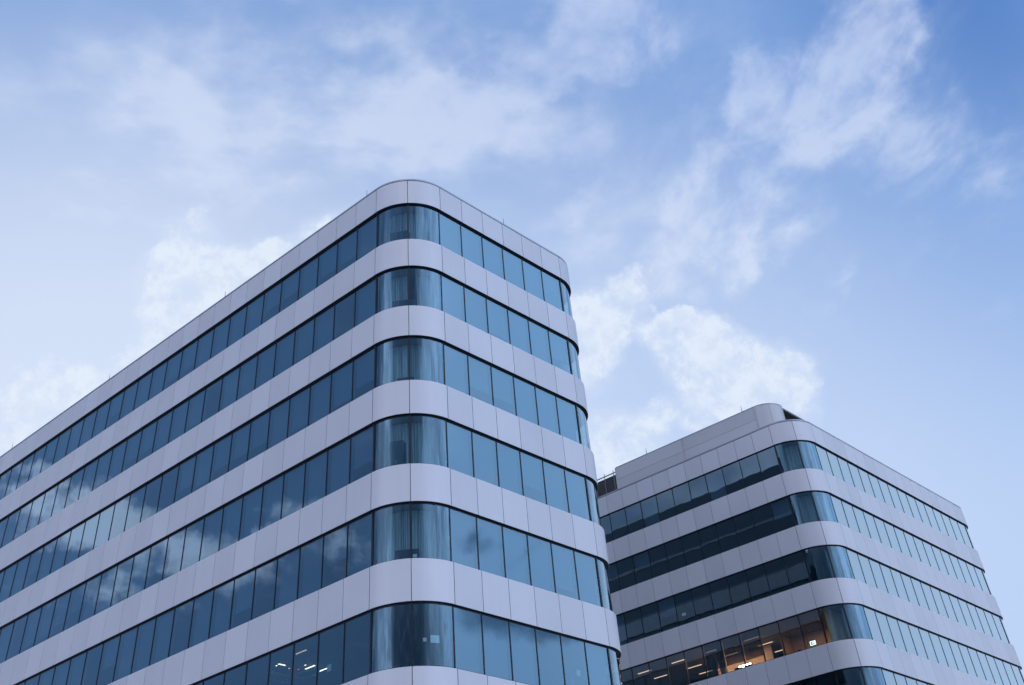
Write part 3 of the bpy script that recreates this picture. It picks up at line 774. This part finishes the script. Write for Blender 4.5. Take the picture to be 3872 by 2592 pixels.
back = t.math('MULTIPLY', t.remap(sep.outputs[1], 0.10, -0.25), t.remap(n1, 0.46, 0.75, 0, 0.8))
acol = t.mix(t.remap(dz, 0.72, 0.50), ten((0.49, 0.60, 0.87)), ten((0.65, 0.745, 0.945)))
acol = mixs(near(-20, 40, 8, 30), 0.55, acol, ten((0.66, 0.75, 0.94)))
acol = t.mix(t.remap(t.math('MULTIPLY_ADD', n2, 0.35, n1), 0.50, 0.86), t.mix(1.0, acol, (0.90, 0.93, 0.98), 'MULTIPLY'), t.mix(1.0, acol, (1.07, 1.05, 1.015), 'MULTIPLY'))
acol = mixs(t.remap(sep.outputs[1], 0.0, -0.4), 1.0, acol, ten((0.85, 0.95, 1.25)))  # unseen cloud behind the viewer, brightened to light the cladding
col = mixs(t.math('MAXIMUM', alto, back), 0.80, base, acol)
# low heaped cloud with crisp edges
nc = t.noise(D, 26.0, 9, 0.64, 2.1, 0.15).outputs[0]
nd = t.noise(t.vmath('MULTIPLY', D, (1.0, 1.0, 1.4)), 60.0, 6, 0.62).outputs[0]
ns = t.noise(t.vmath('ADD', D, (0.0, 0.0, 0.012)), 26.0, 9, 0.64, 2.1, 0.15).outputs[0]
fc = t.math('MINIMUM', cloud_field(warp(15.0, 0.085, 7), [(a, e, r_, x*1.14, y*1.14, w) for a, e, r_, x, y, w in CUM]), 0.62)
dc = t.math('ADD', t.math('MULTIPLY', fc, 1.35), t.math('ADD', t.math('MULTIPLY', t.math('SUBTRACT', nc, 0.5), 2.6), t.math('MULTIPLY', t.math('SUBTRACT', nd, 0.5), 0.4)))
dc = t.math('MULTIPLY', dc, t.remap(fc, 0.0, 0.15))
cum = t.remap(dc, 0.26, 1.0)
shade = t.remap(t.math('SUBTRACT', nc, ns), -0.12, 0.10)
ccol = t.mix(shade, ten((0.71, 0.80, 0.95)), ten((0.82, 0.895, 0.99)))
col = mixs(t.remap(fc, 0.0, 0.42), 0.42, col, ten((0.66, 0.765, 0.955)))
col = mixs(cum, 0.72, col, ccol)
fs = cloud_field(warp(9.0, 0.10, 6), SIDE)
ds = t.math('MULTIPLY', t.math('MULTIPLY_ADD', t.math('SUBTRACT', nc, 0.5), 2.6, t.math('MULTIPLY_ADD', t.math('SUBTRACT', nd, 0.5), 1.2, t.math('MULTIPLY', fs, 1.15))), t.remap(fs, 0.0, 0.2))
col = mixs(t.remap(ds, 0.22, 1.15), 0.8, col, ten((0.72, 0.84, 1.10)))
fd = cloud_field(warp(20.0, 0.05, 4), DARK)
dk = t.remap(t.math('ADD', fd, t.math('MULTIPLY', t.math('SUBTRACT', nc, 0.5), 0.8)), 0.3, 0.8)
col = t.mix(t.math('MULTIPLY', t.math('MULTIPLY', dk, near(81, 18, 6, 14)), 0.85), col, ten((0.13, 0.25, 0.46)))
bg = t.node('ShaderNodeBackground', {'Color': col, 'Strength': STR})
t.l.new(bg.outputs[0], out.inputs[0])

sl = bpy.data.lights.new('sun', 'SUN'); sl.energy = 0.6; sl.angle = R(24); sl.color = (1.0, 0.93, 0.90)
so = bpy.data.objects.new('sun', sl); COL.objects.link(so)
so.rotation_euler = (-Vector(adir(SUN_AZ, SUN_EL))).to_track_quat('-Z', 'Y').to_euler()
#SKYEND

# ------------------------------------------------------------------ camera
cam = bpy.data.cameras.new('camera'); co = bpy.data.objects.new('camera', cam); COL.objects.link(co)
cam.sensor_fit = 'HORIZONTAL'; cam.sensor_width = 36.0; cam.lens = 36.0*F_PX/3872
cam.shift_x = -CX/3872; cam.shift_y = CY/3872
cam.clip_start = 0.1; cam.clip_end = 5000
co.matrix_world = Matrix.Translation((0, 0, ZC)) @ Matrix((RT, UP, -fwd)).transposed().to_4x4()
C.camera = co
C.render.engine = 'CYCLES'
cy = C.cycles; cy.use_denoising = True; cy.max_bounces = 8; cy.transparent_max_bounces = 12; cy.glossy_bounces = 4; cy.diffuse_bounces = 3
cy.sample_clamp_indirect = 4.0; cy.use_adaptive_sampling = True; cy.adaptive_threshold = 0.02
C.view_settings.view_transform = 'Standard'; C.view_settings.look = 'None'; C.view_settings.exposure = 0.0; C.view_settings.gamma = 1.0
